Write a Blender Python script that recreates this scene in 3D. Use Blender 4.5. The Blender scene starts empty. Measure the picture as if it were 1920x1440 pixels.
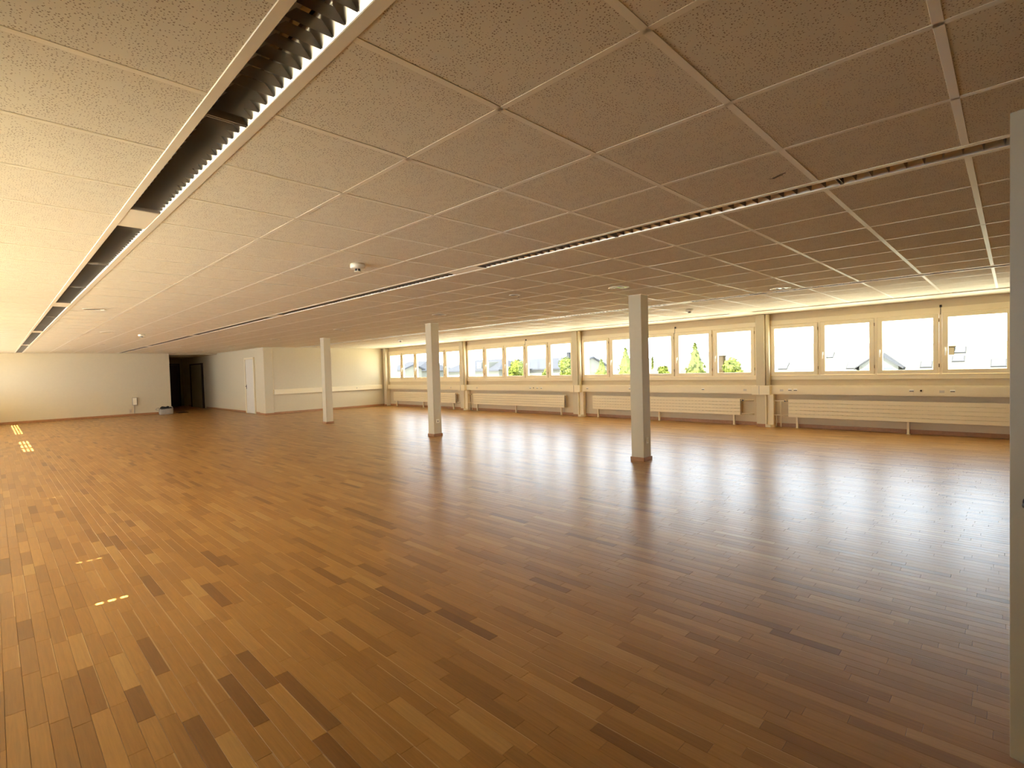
import bpy, math, random
from mathutils import Matrix, Vector

random.seed(11)
scene = bpy.context.scene
C = scene.collection

# ------------------------------------------------------------------ camera
CAM = Vector((0.0, 0.0, 1.36586))
FPX, YAW, PITCH, ROLL = 957.064, 0.7755729, -0.0293551, -0.0283409
Fv = Vector((-math.sin(YAW) * math.cos(PITCH), math.cos(YAW) * math.cos(PITCH), math.sin(PITCH)))
R0 = Vector((math.cos(YAW), math.sin(YAW), 0.0))
U0 = R0.cross(Fv)
Rv = math.cos(ROLL) * R0 + math.sin(ROLL) * U0
Uv = -math.sin(ROLL) * R0 + math.cos(ROLL) * U0
cd = bpy.data.cameras.new('camera')
cd.sensor_fit = 'HORIZONTAL'
cd.sensor_width = 36.0
cd.lens = FPX / 1920 * 36.0
cd.clip_start = 0.05
cd.clip_end = 2000
cam = bpy.data.objects.new('camera', cd)
C.objects.link(cam)
m = Matrix.Identity(4)
for i in range(3):
    m[i][0], m[i][1], m[i][2], m[i][3] = Rv[i], Uv[i], -Fv[i], CAM[i]
cam.matrix_world = m
scene.camera = cam

# ------------------------------------------------------------------ world, sun, exposure
w = bpy.data.worlds.new('hazy_sky')
scene.world = w
w.use_nodes = True
bg = w.node_tree.nodes['Background']
bg.inputs[0].default_value = (0.82, 0.92, 1.05, 1)
bg.inputs[1].default_value = 6.9

sd = bpy.data.lights.new('sun', 'SUN')
sd.energy = 26.0
sd.angle = math.radians(0.25)
sd.color = (1.0, 0.92, 0.76)
sun = bpy.data.objects.new('sun', sd)
C.objects.link(sun)
SUN_EL = 50.0
sun.rotation_euler = (math.radians(90 - SUN_EL), 0, 0)      # high sun behind the left-hand wall, shining towards +y
sun.location = (0, -30, 40)

vs = scene.view_settings
vs.view_transform = 'Standard'
vs.look = 'None'
vs.exposure = 1.0
vs.gamma = 1.0
vs.use_curve_mapping = False
scene.cycles.use_denoising = True
scene.cycles.max_bounces = 14
scene.cycles.diffuse_bounces = 9
scene.cycles.glossy_bounces = 6
scene.cycles.transparent_max_bounces = 24
scene.cycles.sample_clamp_indirect = 8.0
scene.cycles.caustics_reflective = False

# ------------------------------------------------------------------ room dimensions
H = 2.3659            # suspended ceiling
S = 0.625             # ceiling module
GX, GY = -0.1588, 0.7897
XB = GX + 2 * S       # wall behind the camera
XF = -23.9            # far wall
XA = -18.65           # end wall of the window part
YL = -1.0             # left wall, with blinds
YR = 11.55            # window wall
YC = 6.70             # face of the core, next to the corridor
YD = 4.98             # left edge of the corridor mouth
XE = -29.5            # end of the corridor
BAY = 4.89

# ------------------------------------------------------------------ materials
MATS = {}


def mat(name, col, rough=0.6, metal=0.0, spec=0.5, noise=0.0, scale=8.0, bump=0.0):
    if name in MATS:
        return MATS[name]
    mt = bpy.data.materials.new(name)
    mt.use_nodes = True
    nt = mt.node_tree
    b = nt.nodes['Principled BSDF']
    b.inputs['Roughness'].default_value = rough
    b.inputs['Metallic'].default_value = metal
    b.inputs['Specular IOR Level'].default_value = spec
    b.inputs['Base Color'].default_value = (*col, 1)
    if noise or bump:
        g = nt.nodes.new('ShaderNodeNewGeometry')
        n = nt.nodes.new('ShaderNodeTexNoise')
        n.inputs['Scale'].default_value = scale
        n.inputs['Detail'].default_value = 4
        nt.links.new(g.outputs['Position'], n.inputs['Vector'])
        if noise:
            mx = nt.nodes.new('ShaderNodeMix')
            mx.data_type = 'RGBA'
            mx.inputs['A'].default_value = (*[c * (1 - noise) for c in col], 1)
            mx.inputs['B'].default_value = (*[min(1, c * (1 + noise)) for c in col], 1)
            nt.links.new(n.outputs['Fac'], mx.inputs['Factor'])
            nt.links.new(mx.outputs['Result'], b.inputs['Base Color'])
        if bump:
            bp = nt.nodes.new('ShaderNodeBump')
            bp.inputs['Strength'].default_value = bump
            bp.inputs['Distance'].default_value = 0.002
            nt.links.new(n.outputs['Fac'], bp.inputs['Height'])
            nt.links.new(bp.outputs['Normal'], b.inputs['Normal'])
    MATS[name] = mt
    return mt


M_WALL = mat('painted_wall', (0.65, 0.56, 0.37), 0.85, noise=0.03, scale=14, bump=0.15)
M_WHITE = mat('white_lacquer', (0.82, 0.71, 0.47), 0.45, noise=0.02, scale=5)
M_RAIL = mat('white_metal', (0.92, 0.85, 0.66), 0.28, spec=0.7, noise=0.02, scale=9)
M_FRAME = mat('window_paint', (0.84, 0.715, 0.455), 0.4, noise=0.02, scale=7)
M_RAD = mat('radiator_enamel', (0.84, 0.715, 0.455), 0.4, noise=0.02, scale=7)
M_ALU = mat('louvre_aluminium', (0.74, 0.72, 0.66), 0.3, metal=1.0, noise=0.02, scale=30)
M_BLADE = mat('louvre_blade_metal', (0.42, 0.40, 0.36), 0.3, metal=1.0, noise=0.03, scale=30)
M_SKIRT = mat('skirting_wood', (0.42, 0.205, 0.085), 0.45, noise=0.25, scale=22)
M_DARKWOOD = mat('dark_wood', (0.035, 0.016, 0.008), 0.5, noise=0.25, scale=16)
M_BLACK = mat('black_plastic', (0.012, 0.011, 0.010), 0.4, noise=0.1, scale=30)
M_GREY = mat('grey_plastic', (0.42, 0.36, 0.28), 0.5, noise=0.05, scale=30)
M_OLIVE = mat('olive_panel', (0.42, 0.36, 0.19), 0.45, noise=0.06, scale=4)
M_DOOR = mat('door_leaf_paint', (0.74, 0.68, 0.55), 0.5, noise=0.03, scale=6)
M_CONC = mat('concrete', (0.35, 0.32, 0.28), 0.9, noise=0.1, scale=6)
M_GAP = mat('dark_joint', (0.06, 0.025, 0.01), 0.7, noise=0.1, scale=20)  # dark base colour under the strips, seen in their joints
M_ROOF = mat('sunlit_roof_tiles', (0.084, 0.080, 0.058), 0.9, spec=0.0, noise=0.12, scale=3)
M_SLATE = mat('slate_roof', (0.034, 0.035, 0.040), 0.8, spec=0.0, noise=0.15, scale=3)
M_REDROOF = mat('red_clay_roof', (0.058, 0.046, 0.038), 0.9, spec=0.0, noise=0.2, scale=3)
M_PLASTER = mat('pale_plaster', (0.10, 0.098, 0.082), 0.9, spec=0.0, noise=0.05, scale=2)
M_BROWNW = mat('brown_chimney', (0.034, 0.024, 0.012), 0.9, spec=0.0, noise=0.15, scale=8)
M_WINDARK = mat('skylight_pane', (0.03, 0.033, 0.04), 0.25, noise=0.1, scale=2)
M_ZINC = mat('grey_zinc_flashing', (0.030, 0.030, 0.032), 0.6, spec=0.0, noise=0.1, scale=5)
M_BOUNCE = mat('bounce_ground', (0.78, 0.73, 0.60), 0.95, spec=0.0, noise=0.12, scale=0.4)
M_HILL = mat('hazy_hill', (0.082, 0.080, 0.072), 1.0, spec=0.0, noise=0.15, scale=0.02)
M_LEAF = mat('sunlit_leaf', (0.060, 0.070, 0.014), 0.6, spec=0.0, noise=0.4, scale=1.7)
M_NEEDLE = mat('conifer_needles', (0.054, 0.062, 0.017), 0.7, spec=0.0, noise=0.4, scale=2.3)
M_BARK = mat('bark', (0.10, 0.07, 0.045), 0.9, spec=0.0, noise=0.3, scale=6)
M_BAG = mat('grey_canvas', (0.40, 0.36, 0.29), 0.85, noise=0.12, scale=30)
M_LENS = mat('downlight_reflector', (0.80, 0.78, 0.70), 0.10, metal=1.0, noise=0.02, scale=20)
M_CRACK = mat('dark_scratch', (0.10, 0.06, 0.03), 0.9, noise=0.1, scale=90)


def tile_material():
    mt = bpy.data.materials.new('pinholed_ceiling_tile')
    mt.use_nodes = True
    nt = mt.node_tree
    N, L = nt.nodes, nt.links
    b = N['Principled BSDF']
    b.inputs['Roughness'].default_value = 0.9
    b.inputs['Specular IOR Level'].default_value = 0.2
    g = N.new('ShaderNodeNewGeometry')
    v = N.new('ShaderNodeTexVoronoi')
    v.inputs['Scale'].default_value = 95
    v.inputs['Randomness'].default_value = 0.9
    v.voronoi_dimensions = '2D'
    L.new(g.outputs['Position'], v.inputs['Vector'])
    cl = N.new('ShaderNodeTexNoise')
    cl.noise_dimensions = '2D'
    cl.inputs['Scale'].default_value = 13
    cl.inputs['Detail'].default_value = 1.5
    L.new(g.outputs['Position'], cl.inputs['Vector'])
    # pinhole radius changes from cell to cell; clusters leave bare places between them
    sep = N.new('ShaderNodeSeparateColor')
    L.new(v.outputs['Color'], sep.inputs['Color'])
    a = N.new('ShaderNodeMath'); a.operation = 'MULTIPLY_ADD'
    a.inputs[1].default_value = 0.16; a.inputs[2].default_value = 0.10
    L.new(sep.outputs['Red'], a.inputs[0])
    lt = N.new('ShaderNodeMath'); lt.operation = 'LESS_THAN'
    L.new(v.outputs['Distance'], lt.inputs[0]); L.new(a.outputs[0], lt.inputs[1])
    cm = N.new('ShaderNodeMath'); cm.operation = 'MULTIPLY_ADD'
    cm.inputs[1].default_value = 2.2; cm.inputs[2].default_value = -0.42
    L.new(cl.outputs['Fac'], cm.inputs[0])
    gt = N.new('ShaderNodeMath'); gt.operation = 'LESS_THAN'
    L.new(sep.outputs['Green'], gt.inputs[0]); L.new(cm.outputs[0], gt.inputs[1])
    mu = N.new('ShaderNodeMath'); mu.operation = 'MULTIPLY'
    L.new(lt.outputs[0], mu.inputs[0]); L.new(gt.outputs[0], mu.inputs[1])
    mx = N.new('ShaderNodeMix'); mx.data_type = 'RGBA'
    mx.inputs['A'].default_value = (0.82, 0.75, 0.575, 1)
    mx.inputs['B'].default_value = (0.38, 0.28, 0.17, 1)
    L.new(mu.outputs[0], mx.inputs['Factor'])
    L.new(mx.outputs['Result'], b.inputs['Base Color'])
    bp = N.new('ShaderNodeBump'); bp.invert = True
    bp.inputs['Strength'].default_value = 0.4
    bp.inputs['Distance'].default_value = 0.002
    L.new(mu.outputs[0], bp.inputs['Height'])
    L.new(bp.outputs['Normal'], b.inputs['Normal'])
    return mt


def parquet_material():
    mt = bpy.data.materials.new('oiled_parquet')
    mt.use_nodes = True
    nt = mt.node_tree
    N, L = nt.nodes, nt.links
    b = N['Principled BSDF']
    b.inputs['Specular IOR Level'].default_value = 0.28
    at = N.new('ShaderNodeAttribute'); at.attribute_name = 'tone'
    cr = N.new('ShaderNodeValToRGB')
    e = cr.color_ramp.elements
    e[0].position = 0.0; e[0].color = (0.215, 0.098, 0.024, 1)
    e[1].position = 1.0; e[1].color = (0.475, 0.28, 0.092, 1)
    for p, c in ((0.12, (0.285, 0.137, 0.033)), (0.5, (0.38, 0.194, 0.050)), (0.86, (0.455, 0.248, 0.072))):
        q = e.new(p); q.color = (*c, 1)
    L.new(at.outputs['Fac'], cr.inputs['Fac'])
    g = N.new('ShaderNodeNewGeometry')
    mp = N.new('ShaderNodeMapping')
    mp.inputs['Scale'].default_value = (3.0, 60.0, 1.0)
    L.new(g.outputs['Position'], mp.inputs['Vector'])
    off = N.new('ShaderNodeVectorMath'); off.operation = 'ADD'
    sc = N.new('ShaderNodeMath'); sc.operation = 'MULTIPLY'; sc.inputs[1].default_value = 61.0
    L.new(at.outputs['Fac'], sc.inputs[0])
    cb = N.new('ShaderNodeCombineXYZ'); L.new(sc.outputs[0], cb.inputs['Z']); L.new(sc.outputs[0], cb.inputs['X'])
    L.new(mp.outputs[0], off.inputs[0]); L.new(cb.outputs[0], off.inputs[1])
    n = N.new('ShaderNodeTexNoise')
    n.inputs['Scale'].default_value = 1.6; n.inputs['Detail'].default_value = 5; n.inputs['Roughness'].default_value = 0.6
    n.inputs['Distortion'].default_value = 0.6
    L.new(off.outputs[0], n.inputs['Vector'])
    mr = N.new('ShaderNodeMapRange')
    mr.inputs['From Min'].default_value = 0.3; mr.inputs['From Max'].default_value = 0.7
    mr.inputs['To Min'].default_value = 0.88; mr.inputs['To Max'].default_value = 1.10
    L.new(n.outputs['Fac'], mr.inputs['Value'])
    mu = N.new('ShaderNodeVectorMath'); mu.operation = 'SCALE'
    L.new(cr.outputs['Color'], mu.inputs[0]); L.new(mr.outputs[0], mu.inputs['Scale'])
    # pale sapwood edge on some of the strips
    ac = N.new('ShaderNodeAttribute'); ac.attribute_name = 'across'
    wob = N.new('ShaderNodeMath'); wob.operation = 'MULTIPLY_ADD'; wob.inputs[1].default_value = 0.14
    L.new(n.outputs['Fac'], wob.inputs[0]); L.new(ac.outputs['Fac'], wob.inputs[2])
    es = N.new('ShaderNodeMapRange'); es.interpolation_type = 'SMOOTHSTEP'
    es.inputs['From Min'].default_value = 0.985; es.inputs['From Max'].default_value = 1.03
    L.new(wob.outputs[0], es.inputs['Value'])
    f1 = N.new('ShaderNodeMath'); f1.operation = 'MULTIPLY'; f1.inputs[1].default_value = 137.0
    L.new(at.outputs['Fac'], f1.inputs[0])
    f2 = N.new('ShaderNodeMath'); f2.operation = 'FRACT'; L.new(f1.outputs[0], f2.inputs[0])
    f3 = N.new('ShaderNodeMath'); f3.operation = 'GREATER_THAN'; f3.inputs[1].default_value = 0.72; L.new(f2.outputs[0], f3.inputs[0])
    f4 = N.new('ShaderNodeMath'); f4.operation = 'MULTIPLY'; L.new(es.outputs[0], f4.inputs[0]); L.new(f3.outputs[0], f4.inputs[1])
    f5 = N.new('ShaderNodeMath'); f5.operation = 'MULTIPLY'; f5.inputs[1].default_value = 0.8; L.new(f4.outputs[0], f5.inputs[0])
    sap = N.new('ShaderNodeMix'); sap.data_type = 'RGBA'
    sap.inputs['B'].default_value = (0.56, 0.36, 0.16, 1)
    L.new(f5.outputs[0], sap.inputs['Factor']); L.new(mu.outputs[0], sap.inputs['A'])
    L.new(sap.outputs['Result'], b.inputs['Base Color'])
    ro = N.new('ShaderNodeMapRange')
    ro.inputs['To Min'].default_value = 0.27; ro.inputs['To Max'].default_value = 0.36
    L.new(n.outputs['Fac'], ro.inputs['Value'])
    L.new(ro.outputs[0], b.inputs['Roughness'])
    bp = N.new('ShaderNodeBump')
    bp.inputs['Strength'].default_value = 0.04; bp.inputs['Distance'].default_value = 0.0006
    L.new(n.outputs['Fac'], bp.inputs['Height'])
    L.new(bp.outputs['Normal'], b.inputs['Normal'])
    return mt


def glass_material():
    mt = bpy.data.materials.new('window_glass')
    mt.use_nodes = True
    nt = mt.node_tree
    N, L = nt.nodes, nt.links
    N.remove(N['Principled BSDF'])
    t = N.new('ShaderNodeBsdfTransparent'); t.inputs[0].default_value = (0.95, 0.97, 0.96, 1)
    gl = N.new('ShaderNodeBsdfGlossy'); gl.inputs['Roughness'].default_value = 0.02
    lw = N.new('ShaderNodeLayerWeight'); lw.inputs['Blend'].default_value = 0.5
    pw = N.new('ShaderNodeMath'); pw.operation = 'POWER'; pw.inputs[1].default_value = 5.0
    L.new(lw.outputs['Facing'], pw.inputs[0])
    fr = N.new('ShaderNodeMath'); fr.operation = 'MULTIPLY_ADD'; fr.inputs[1].default_value = 0.5; fr.inputs[2].default_value = 0.006
    L.new(pw.outputs[0], fr.inputs[0])
    mx = N.new('ShaderNodeMixShader')
    L.new(fr.outputs[0], mx.inputs[0]); L.new(t.outputs[0], mx.inputs[1]); L.new(gl.outputs[0], mx.inputs[2])
    L.new(mx.outputs[0], N['Material Output'].inputs[0])
    return mt


M_TILE = tile_material()
M_PARQ = parquet_material()
M_GLASS = glass_material()
M_BLIND = mat('cream_blind_slats', (0.90, 0.84, 0.70), 0.6, noise=0.02, scale=4)


# ------------------------------------------------------------------ mesh helpers
class MB:
    def __init__(self):
        self.v, self.f, self.sm = [], [], []

    def quad(self, a, b, c, d):
        n = len(self.v); self.v += [a, b, c, d]; self.f.append((n, n + 1, n + 2, n + 3)); self.sm.append(False); return self

    def box(self, x0, x1, y0, y1, z0, z1):
        n = len(self.v)
        self.v += [(x0, y0, z0), (x1, y0, z0), (x1, y1, z0), (x0, y1, z0), (x0, y0, z1), (x1, y0, z1), (x1, y1, z1), (x0, y1, z1)]
        for f in ((0, 3, 2, 1), (4, 5, 6, 7), (0, 1, 5, 4), (1, 2, 6, 5), (2, 3, 7, 6), (3, 0, 4, 7)):
            self.f.append(tuple(n + i for i in f)); self.sm.append(False)
        return self

    def bbox(self, x0, x1, y0, y1, z0, z1, b=0.004):
        """box with chamfered edges"""
        n = len(self.v)
        xs, ys, zs = (x0, x1), (y0, y1), (z0, z1)
        sg = (1, -1)
        idx = {}
        for i in range(2):
            for j in range(2):
                for k in range(2):
                    c = (xs[i], ys[j], zs[k])
                    for ax in range(3):
                        p = [xs[i] + sg[i] * b, ys[j] + sg[j] * b, zs[k] + sg[k] * b]
                        p[ax] = c[ax]
                        idx[i, j, k, ax] = len(self.v); self.v.append(tuple(p))
        F = []
        for ax in range(3):
            o = [a for a in range(3) if a != ax]
            for s in range(2):
                ring = []
                for (p, q) in ((0, 0), (1, 0), (1, 1), (0, 1)):
                    t = [0, 0, 0]; t[ax] = s; t[o[0]] = p; t[o[1]] = q
                    ring.append(idx[t[0], t[1], t[2], ax])
                F.append(ring)
        for ax in range(3):
            o = [a for a in range(3) if a != ax]
            for p in range(2):
                for q in range(2):
                    t0 = [0, 0, 0]; t0[o[0]] = p; t0[o[1]] = q; t1 = list(t0); t1[ax] = 1
                    F.append([idx[(*t0, o[0])], idx[(*t1, o[0])], idx[(*t1, o[1])], idx[(*t0, o[1])]])
        for i in range(2):
            for j in range(2):
                for k in range(2):
                    F.append([idx[i, j, k, a] for a in range(3)])
        ctr = Vector(((x0 + x1) / 2, (y0 + y1) / 2, (z0 + z1) / 2))
        for r in F:
            a, b_, c_ = (Vector(self.v[i]) for i in r[:3])
            nn = (b_ - a).cross(c_ - a)
            mid = sum((Vector(self.v[i]) for i in r), Vector()) / len(r)
            if nn.dot(mid - ctr) < 0:
                r = r[::-1]
            self.f.append(tuple(r)); self.sm.append(False)
        return self

    def prism(self, poly, axis, a0, a1, smooth=False):
        """extrude a 2-D outline along an axis; poly in the two other axes (cyclic order)"""
        n = len(self.v); k = len(poly)

        def P(p, a):
            return {'x': (a, p[0], p[1]), 'y': (p[0], a, p[1]), 'z': (p[0], p[1], a)}[axis]
        self.v += [P(p, a0) for p in poly] + [P(p, a1) for p in poly]
        for i in range(k):
            j = (i + 1) % k
            self.f.append((n + i, n + j, n + k + j, n + k + i)); self.sm.append(smooth)
        self.f.append(tuple(n + i for i in range(k))[::-1]); self.sm.append(False)
        self.f.append(tuple(n + k + i for i in range(k))); self.sm.append(False)
        return self

    def strip(self, poly, axis, a0, a1, smooth=True):
        """open sheet: polyline extruded along an axis"""
        n = len(self.v); k = len(poly)

        def P(p, a):
            return {'x': (a, p[0], p[1]), 'y': (p[0], a, p[1]), 'z': (p[0], p[1], a)}[axis]
        self.v += [P(p, a0) for p in poly] + [P(p, a1) for p in poly]
        for i in range(k - 1):
            self.f.append((n + i, n + i + 1, n + k + i + 1, n + k + i)); self.sm.append(smooth)
        return self

    def lathe(self, prof, c, seg=24, axis='z', cap0=True, cap1=True, smooth=True):
        """prof: (radius, height) list"""
        n = len(self.v)
        for r, h in prof:
            for i in range(seg):
                t = 2 * math.pi * i / seg
                u, w_ = r * math.cos(t), r * math.sin(t)
                p = {'z': (u, w_, h), 'x': (h, u, w_), 'y': (u, h, w_)}[axis]
                self.v.append((c[0] + p[0], c[1] + p[1], c[2] + p[2]))
        for a in range(len(prof) - 1):
            for i in range(seg):
                j = (i + 1) % seg
                self.f.append((n + a * seg + i, n + a * seg + j, n + (a + 1) * seg + j, n + (a + 1) * seg + i)); self.sm.append(smooth)
        if cap0:
            self.f.append(tuple(n + i for i in range(seg))[::-1]); self.sm.append(False)
        if cap1:
            o = n + (len(prof) - 1) * seg
            self.f.append(tuple(o + i for i in range(seg))); self.sm.append(False)
        return self

    def tube(self, pts, r, seg=10):
        pts = [Vector(p) for p in pts]
        n = len(self.v)
        for i, p in enumerate(pts):
            d = (pts[min(i + 1, len(pts) - 1)] - pts[max(i - 1, 0)]).normalized()
            a = d.cross(Vector((0, 0, 1)))
            if a.length < 1e-3:
                a = d.cross(Vector((1, 0, 0)))
            a.normalize(); b = d.cross(a)
            rr = r[i] if isinstance(r, (list, tuple)) else r
            for k in range(seg):
                t = 2 * math.pi * k / seg
                self.v.append(tuple(p + a * rr * math.cos(t) + b * rr * math.sin(t)))
        for i in range(len(pts) - 1):
            for k in range(seg):
                j = (k + 1) % seg
                self.f.append((n + i * seg + k, n + i * seg + j, n + (i + 1) * seg + j, n + (i + 1) * seg + k)); self.sm.append(True)
        self.f.append(tuple(n + k for k in range(seg))[::-1]); self.sm.append(False)
        o = n + (len(pts) - 1) * seg
        self.f.append(tuple(o + k for k in range(seg))); self.sm.append(False)
        return self

    def mesh(self, name, mt):
        me = bpy.data.meshes.new(name)
        me.from_pydata(self.v, [], self.f)
        me.materials.append(mt)
        me.polygons.foreach_set('use_smooth', self.sm)
        me.update()
        return me

    def build(self, name, mt, parent=None, loc=None, rz=0):
        return link(name, self.mesh(name, mt), parent, loc, rz)


def link(name, me, parent=None, loc=None, rz=0):
    o = bpy.data.objects.new(name, me)
    C.objects.link(o)
    if parent is not None:
        o.parent = parent
    if loc is not None:
        o.location = loc
    if rz:
        o.rotation_euler = (0, 0, rz)
    return o


def empty(name, loc=(0, 0, 0), rz=0):
    return link(name, None, None, loc, rz)


def tag(o, label, cat, group=None, kind=None):
    o['label'] = label
    o['category'] = cat
    if group:
        o['group'] = group
    if kind:
        o['kind'] = kind
    return o


def struct(o, label, cat):
    return tag(o, label, cat, kind='structure')


def copy_tree(o, parent=None):
    c = o.copy()
    C.objects.link(c)
    c.parent = parent
    for ch in list(o.children):
        copy_tree(ch, c)
    return c


M_BLOCKER = mat('light_blocker', (0.50, 0.44, 0.33), 0.7, noise=0.05, scale=6)


def project(x, y, z):
    d = Vector((x, y, z)) - CAM
    zf = d.dot(Fv)
    if zf < 0.05:
        return None
    return 960 + FPX * d.dot(Rv) / zf, 720 - FPX * d.dot(Uv) / zf, zf


# ================================================================== SHELL
# ---- floor
fl = MB()
fl.box(XF - 0.2, XB + 0.2, YL - 0.25, YR + 0.3, -0.25, -0.006)
fl.box(XE - 0.2, XF - 0.2, YD - 0.3, YC + 0.3, -0.25, -0.006)
floor = struct(fl.build('floor', M_GAP), 'glossy golden-brown strip parquet floor with dark joints', 'floor')

ROWW, GAP, BEV = 0.0615, 0.0004, 0.0009
planks = []
nrow = int((YR - YL) / ROWW) + 1
rng = random.Random(3)
for r in range(nrow):
    y0 = YL + r * ROWW
    y1 = min(y0 + ROWW, YR)
    if y1 - y0 < 0.01:
        continue
    yc = (y0 + y1) / 2
    xend = XF if yc < YC else XA
    if YD < yc < YC:
        xend = XE
    x = XB - rng.uniform(0, 0.45)
    edges = [XB]
    while x > xend + 0.12:
        edges.append(x)
        x -= rng.choice((0.46, 0.46, 0.46, 0.46, 0.40, 0.52, 0.30))
    edges.append(xend)
    last = 0.5
    for a, b in zip(edges[:-1], edges[1:]):
        t = min(1, max(0, rng.gauss(0.5, 0.17)))
        u = rng.random()
        if u < 0.045:
            t = rng.uniform(0.0, 0.12)
        elif u > 0.955:
            t = rng.uniform(0.86, 1.0)
        planks.append((b, a, y0, y1, t, rng.gauss(0, 0.00011), rng.gauss(0, 0.00011), rng.random()))


def plank_geo(p, ox, oy):
    x0, x1, y0, y1, t, k1, k2, _ = p
    x0 += GAP - ox; x1 -= GAP + ox; y0 += GAP - oy; y1 -= GAP + oy
    z = [-0.0006 + s * k1 + q * k2 for q, s in ((-1, -1), (1, -1), (1, 1), (-1, 1))]
    o = [(x0, y0), (x1, y0), (x1, y1), (x0, y1)]
    i = [(x0 + BEV, y0 + BEV), (x1 - BEV, y0 + BEV), (x1 - BEV, y1 - BEV), (x0 + BEV, y1 - BEV)]
    v = [(*o[k], -0.0065) for k in range(4)] + [(*o[k], z[k] - 0.0007) for k in range(4)] + [(*i[k], z[k]) for k in range(4)]
    f = [(8, 9, 10, 11)]
    for k in range(4):
        j = (k + 1) % 4
        f += [(k, j, 4 + j, 4 + k), (4 + k, 4 + j, 8 + j, 8 + k)]
    return v, f


def px_area(p):
    c = ((p[0] + p[1]) / 2, (p[2] + p[3]) / 2)
    q = project(c[0], c[1], 0)
    if q is None or not (-40 < q[0] < 1890 and 0 < q[1] < 1470):
        return 0
    return (p[1] - p[0]) * (p[3] - p[2]) / q[2] ** 3


planks.sort(key=px_area, reverse=True)
tones = []
for p in planks[:300]:
    ox, oy = (p[0] + p[1]) / 2, (p[2] + p[3]) / 2
    v, f = plank_geo(p, ox, oy)
    me = bpy.data.meshes.new('plank')
    me.from_pydata(v, [], f)
    me.materials.append(M_PARQ)
    at = me.attributes.new('tone', 'FLOAT', 'POINT')
    at.data.foreach_set('value', [p[4]] * len(v))
    me.attributes.new('across', 'FLOAT', 'POINT').data.foreach_set('value', [0, 0, 1, 1] * 3)
    link('plank', me, floor, (ox, oy, 0))
V, Fc, T = [], [], []
for p in planks[300:]:
    v, f = plank_geo(p, 0, 0)
    n = len(V)
    V += v; Fc += [tuple(n + i for i in q) for q in f]; T += [p[4]] * len(v)
me = bpy.data.meshes.new('far_planks')
me.from_pydata(V, [], Fc)
me.materials.append(M_PARQ)
at = me.attributes.new('tone', 'FLOAT', 'POINT')
at.data.foreach_set('value', T)
me.attributes.new('across', 'FLOAT', 'POINT').data.foreach_set('value', [0, 0, 1, 1] * (len(V) // 4))
fp = link('far_planks', me, floor)
fp['kind'] = 'stuff'

# ---- window wall (right)
WT = 0.32
bays = [(-3.66 - BAY * b, 0.97 - BAY * b) for b in range(4)]
SILL, HEAD = 1.0, 2.19


def window_wall(y0, y1, xs, xe, openings, z0=SILL, z1=HEAD):
    mb = MB()
    mb.box(xs, xe, y0, y1, -0.25, z0)
    mb.box(xs, xe, y0, y1, z1, 2.75)
    ed = [xs]
    for a, b in sorted(openings):
        ed += [a, b]
    ed.append(xe)
    for a, b in zip(ed[::2], ed[1::2]):
        mb.box(a, b, y0, y1, z0, z1)
    return mb


wr = window_wall(YR, YR + WT, XA - 0.2, XB + 0.2, bays).build('wall_right', mat('beige_parapet_paint', (0.70, 0.58, 0.365), 0.85, noise=0.03, scale=12, bump=0.1))
struct(wr, 'cream painted window wall with parapet and lintel', 'wall')
lbays = [(-3.66 - BAY * b, 0.97 - BAY * b) for b in range(5)]
wl = window_wall(YL - 0.25, YL, XF - 0.2, XB + 0.2, lbays).build('wall_left', mat('darkened_outer_wall', (0.40, 0.34, 0.24), 0.8, noise=0.05, scale=8))  # unseen side, colour lowered to bounce less light near the camera
struct(wl, 'unseen outer wall with blind-covered windows, darkened to cut bounce', 'wall')
# wall behind the camera with the doorway, darkened to cut bounce onto the floor
mb = MB()
mb.box(XB, XB + 0.15, YL - 0.25, 0.96, -0.25, 2.75)
mb.box(XB, XB + 0.15, 1.98, YR + WT, -0.25, 2.75)
mb.box(XB, XB + 0.15, 0.96, 1.98, 2.17, 2.75)
mb.box(XB + 1.4, XB + 1.5, 0.5, 2.4, -0.25, 2.75)
mb.box(XB + 0.15, XB + 1.4, 0.5, 0.6, -0.25, 2.75)
mb.box(XB + 0.15, XB + 1.4, 2.3, 2.4, -0.25, 2.75)
mb.box(XB, XB + 1.5, 0.5, 2.4, -0.25, -0.02)
struct(mb.build('wall_back', mat('darkened_back_wall', (0.16, 0.11, 0.07), 0.6, noise=0.1, scale=5)), 'unseen wall behind the open door, darkened to cut bounced light', 'wall')
# far wall, left of the corridor
mb = MB().box(XF - 0.2, XF, YL - 0.25, YD, -0.25, 2.75)
mb.box(XE - 0.2, XF - 0.2, YD - 0.2, YD, -0.25, 2.75)
struct(mb.build('wall_front', M_WALL), 'long bare cream wall beside the dark corridor mouth', 'wall')
mb = MB().box(XE - 0.2, XA - 0.15, YC, YC + 0.15, -0.25, 2.75)
struct(mb.build('wall_core', M_WALL), 'cream wall with the narrow white door', 'wall')
mb = MB().box(XA - 0.15, XA, YC, YR + WT, -0.25, 2.75)
struct(mb.build('wall_alcove', M_WALL), 'cream end wall with a cable rail across it', 'wall')
mb = MB().box(XE - 0.2, XE, YD - 0.2, YC + 0.15, -0.25, 2.75)
struct(mb.build('wall_corridor', mat('corridor_paint', (0.40, 0.34, 0.20), 0.8, noise=0.05, scale=5)), 'dim olive wall closing the corridor', 'wall')

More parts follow.
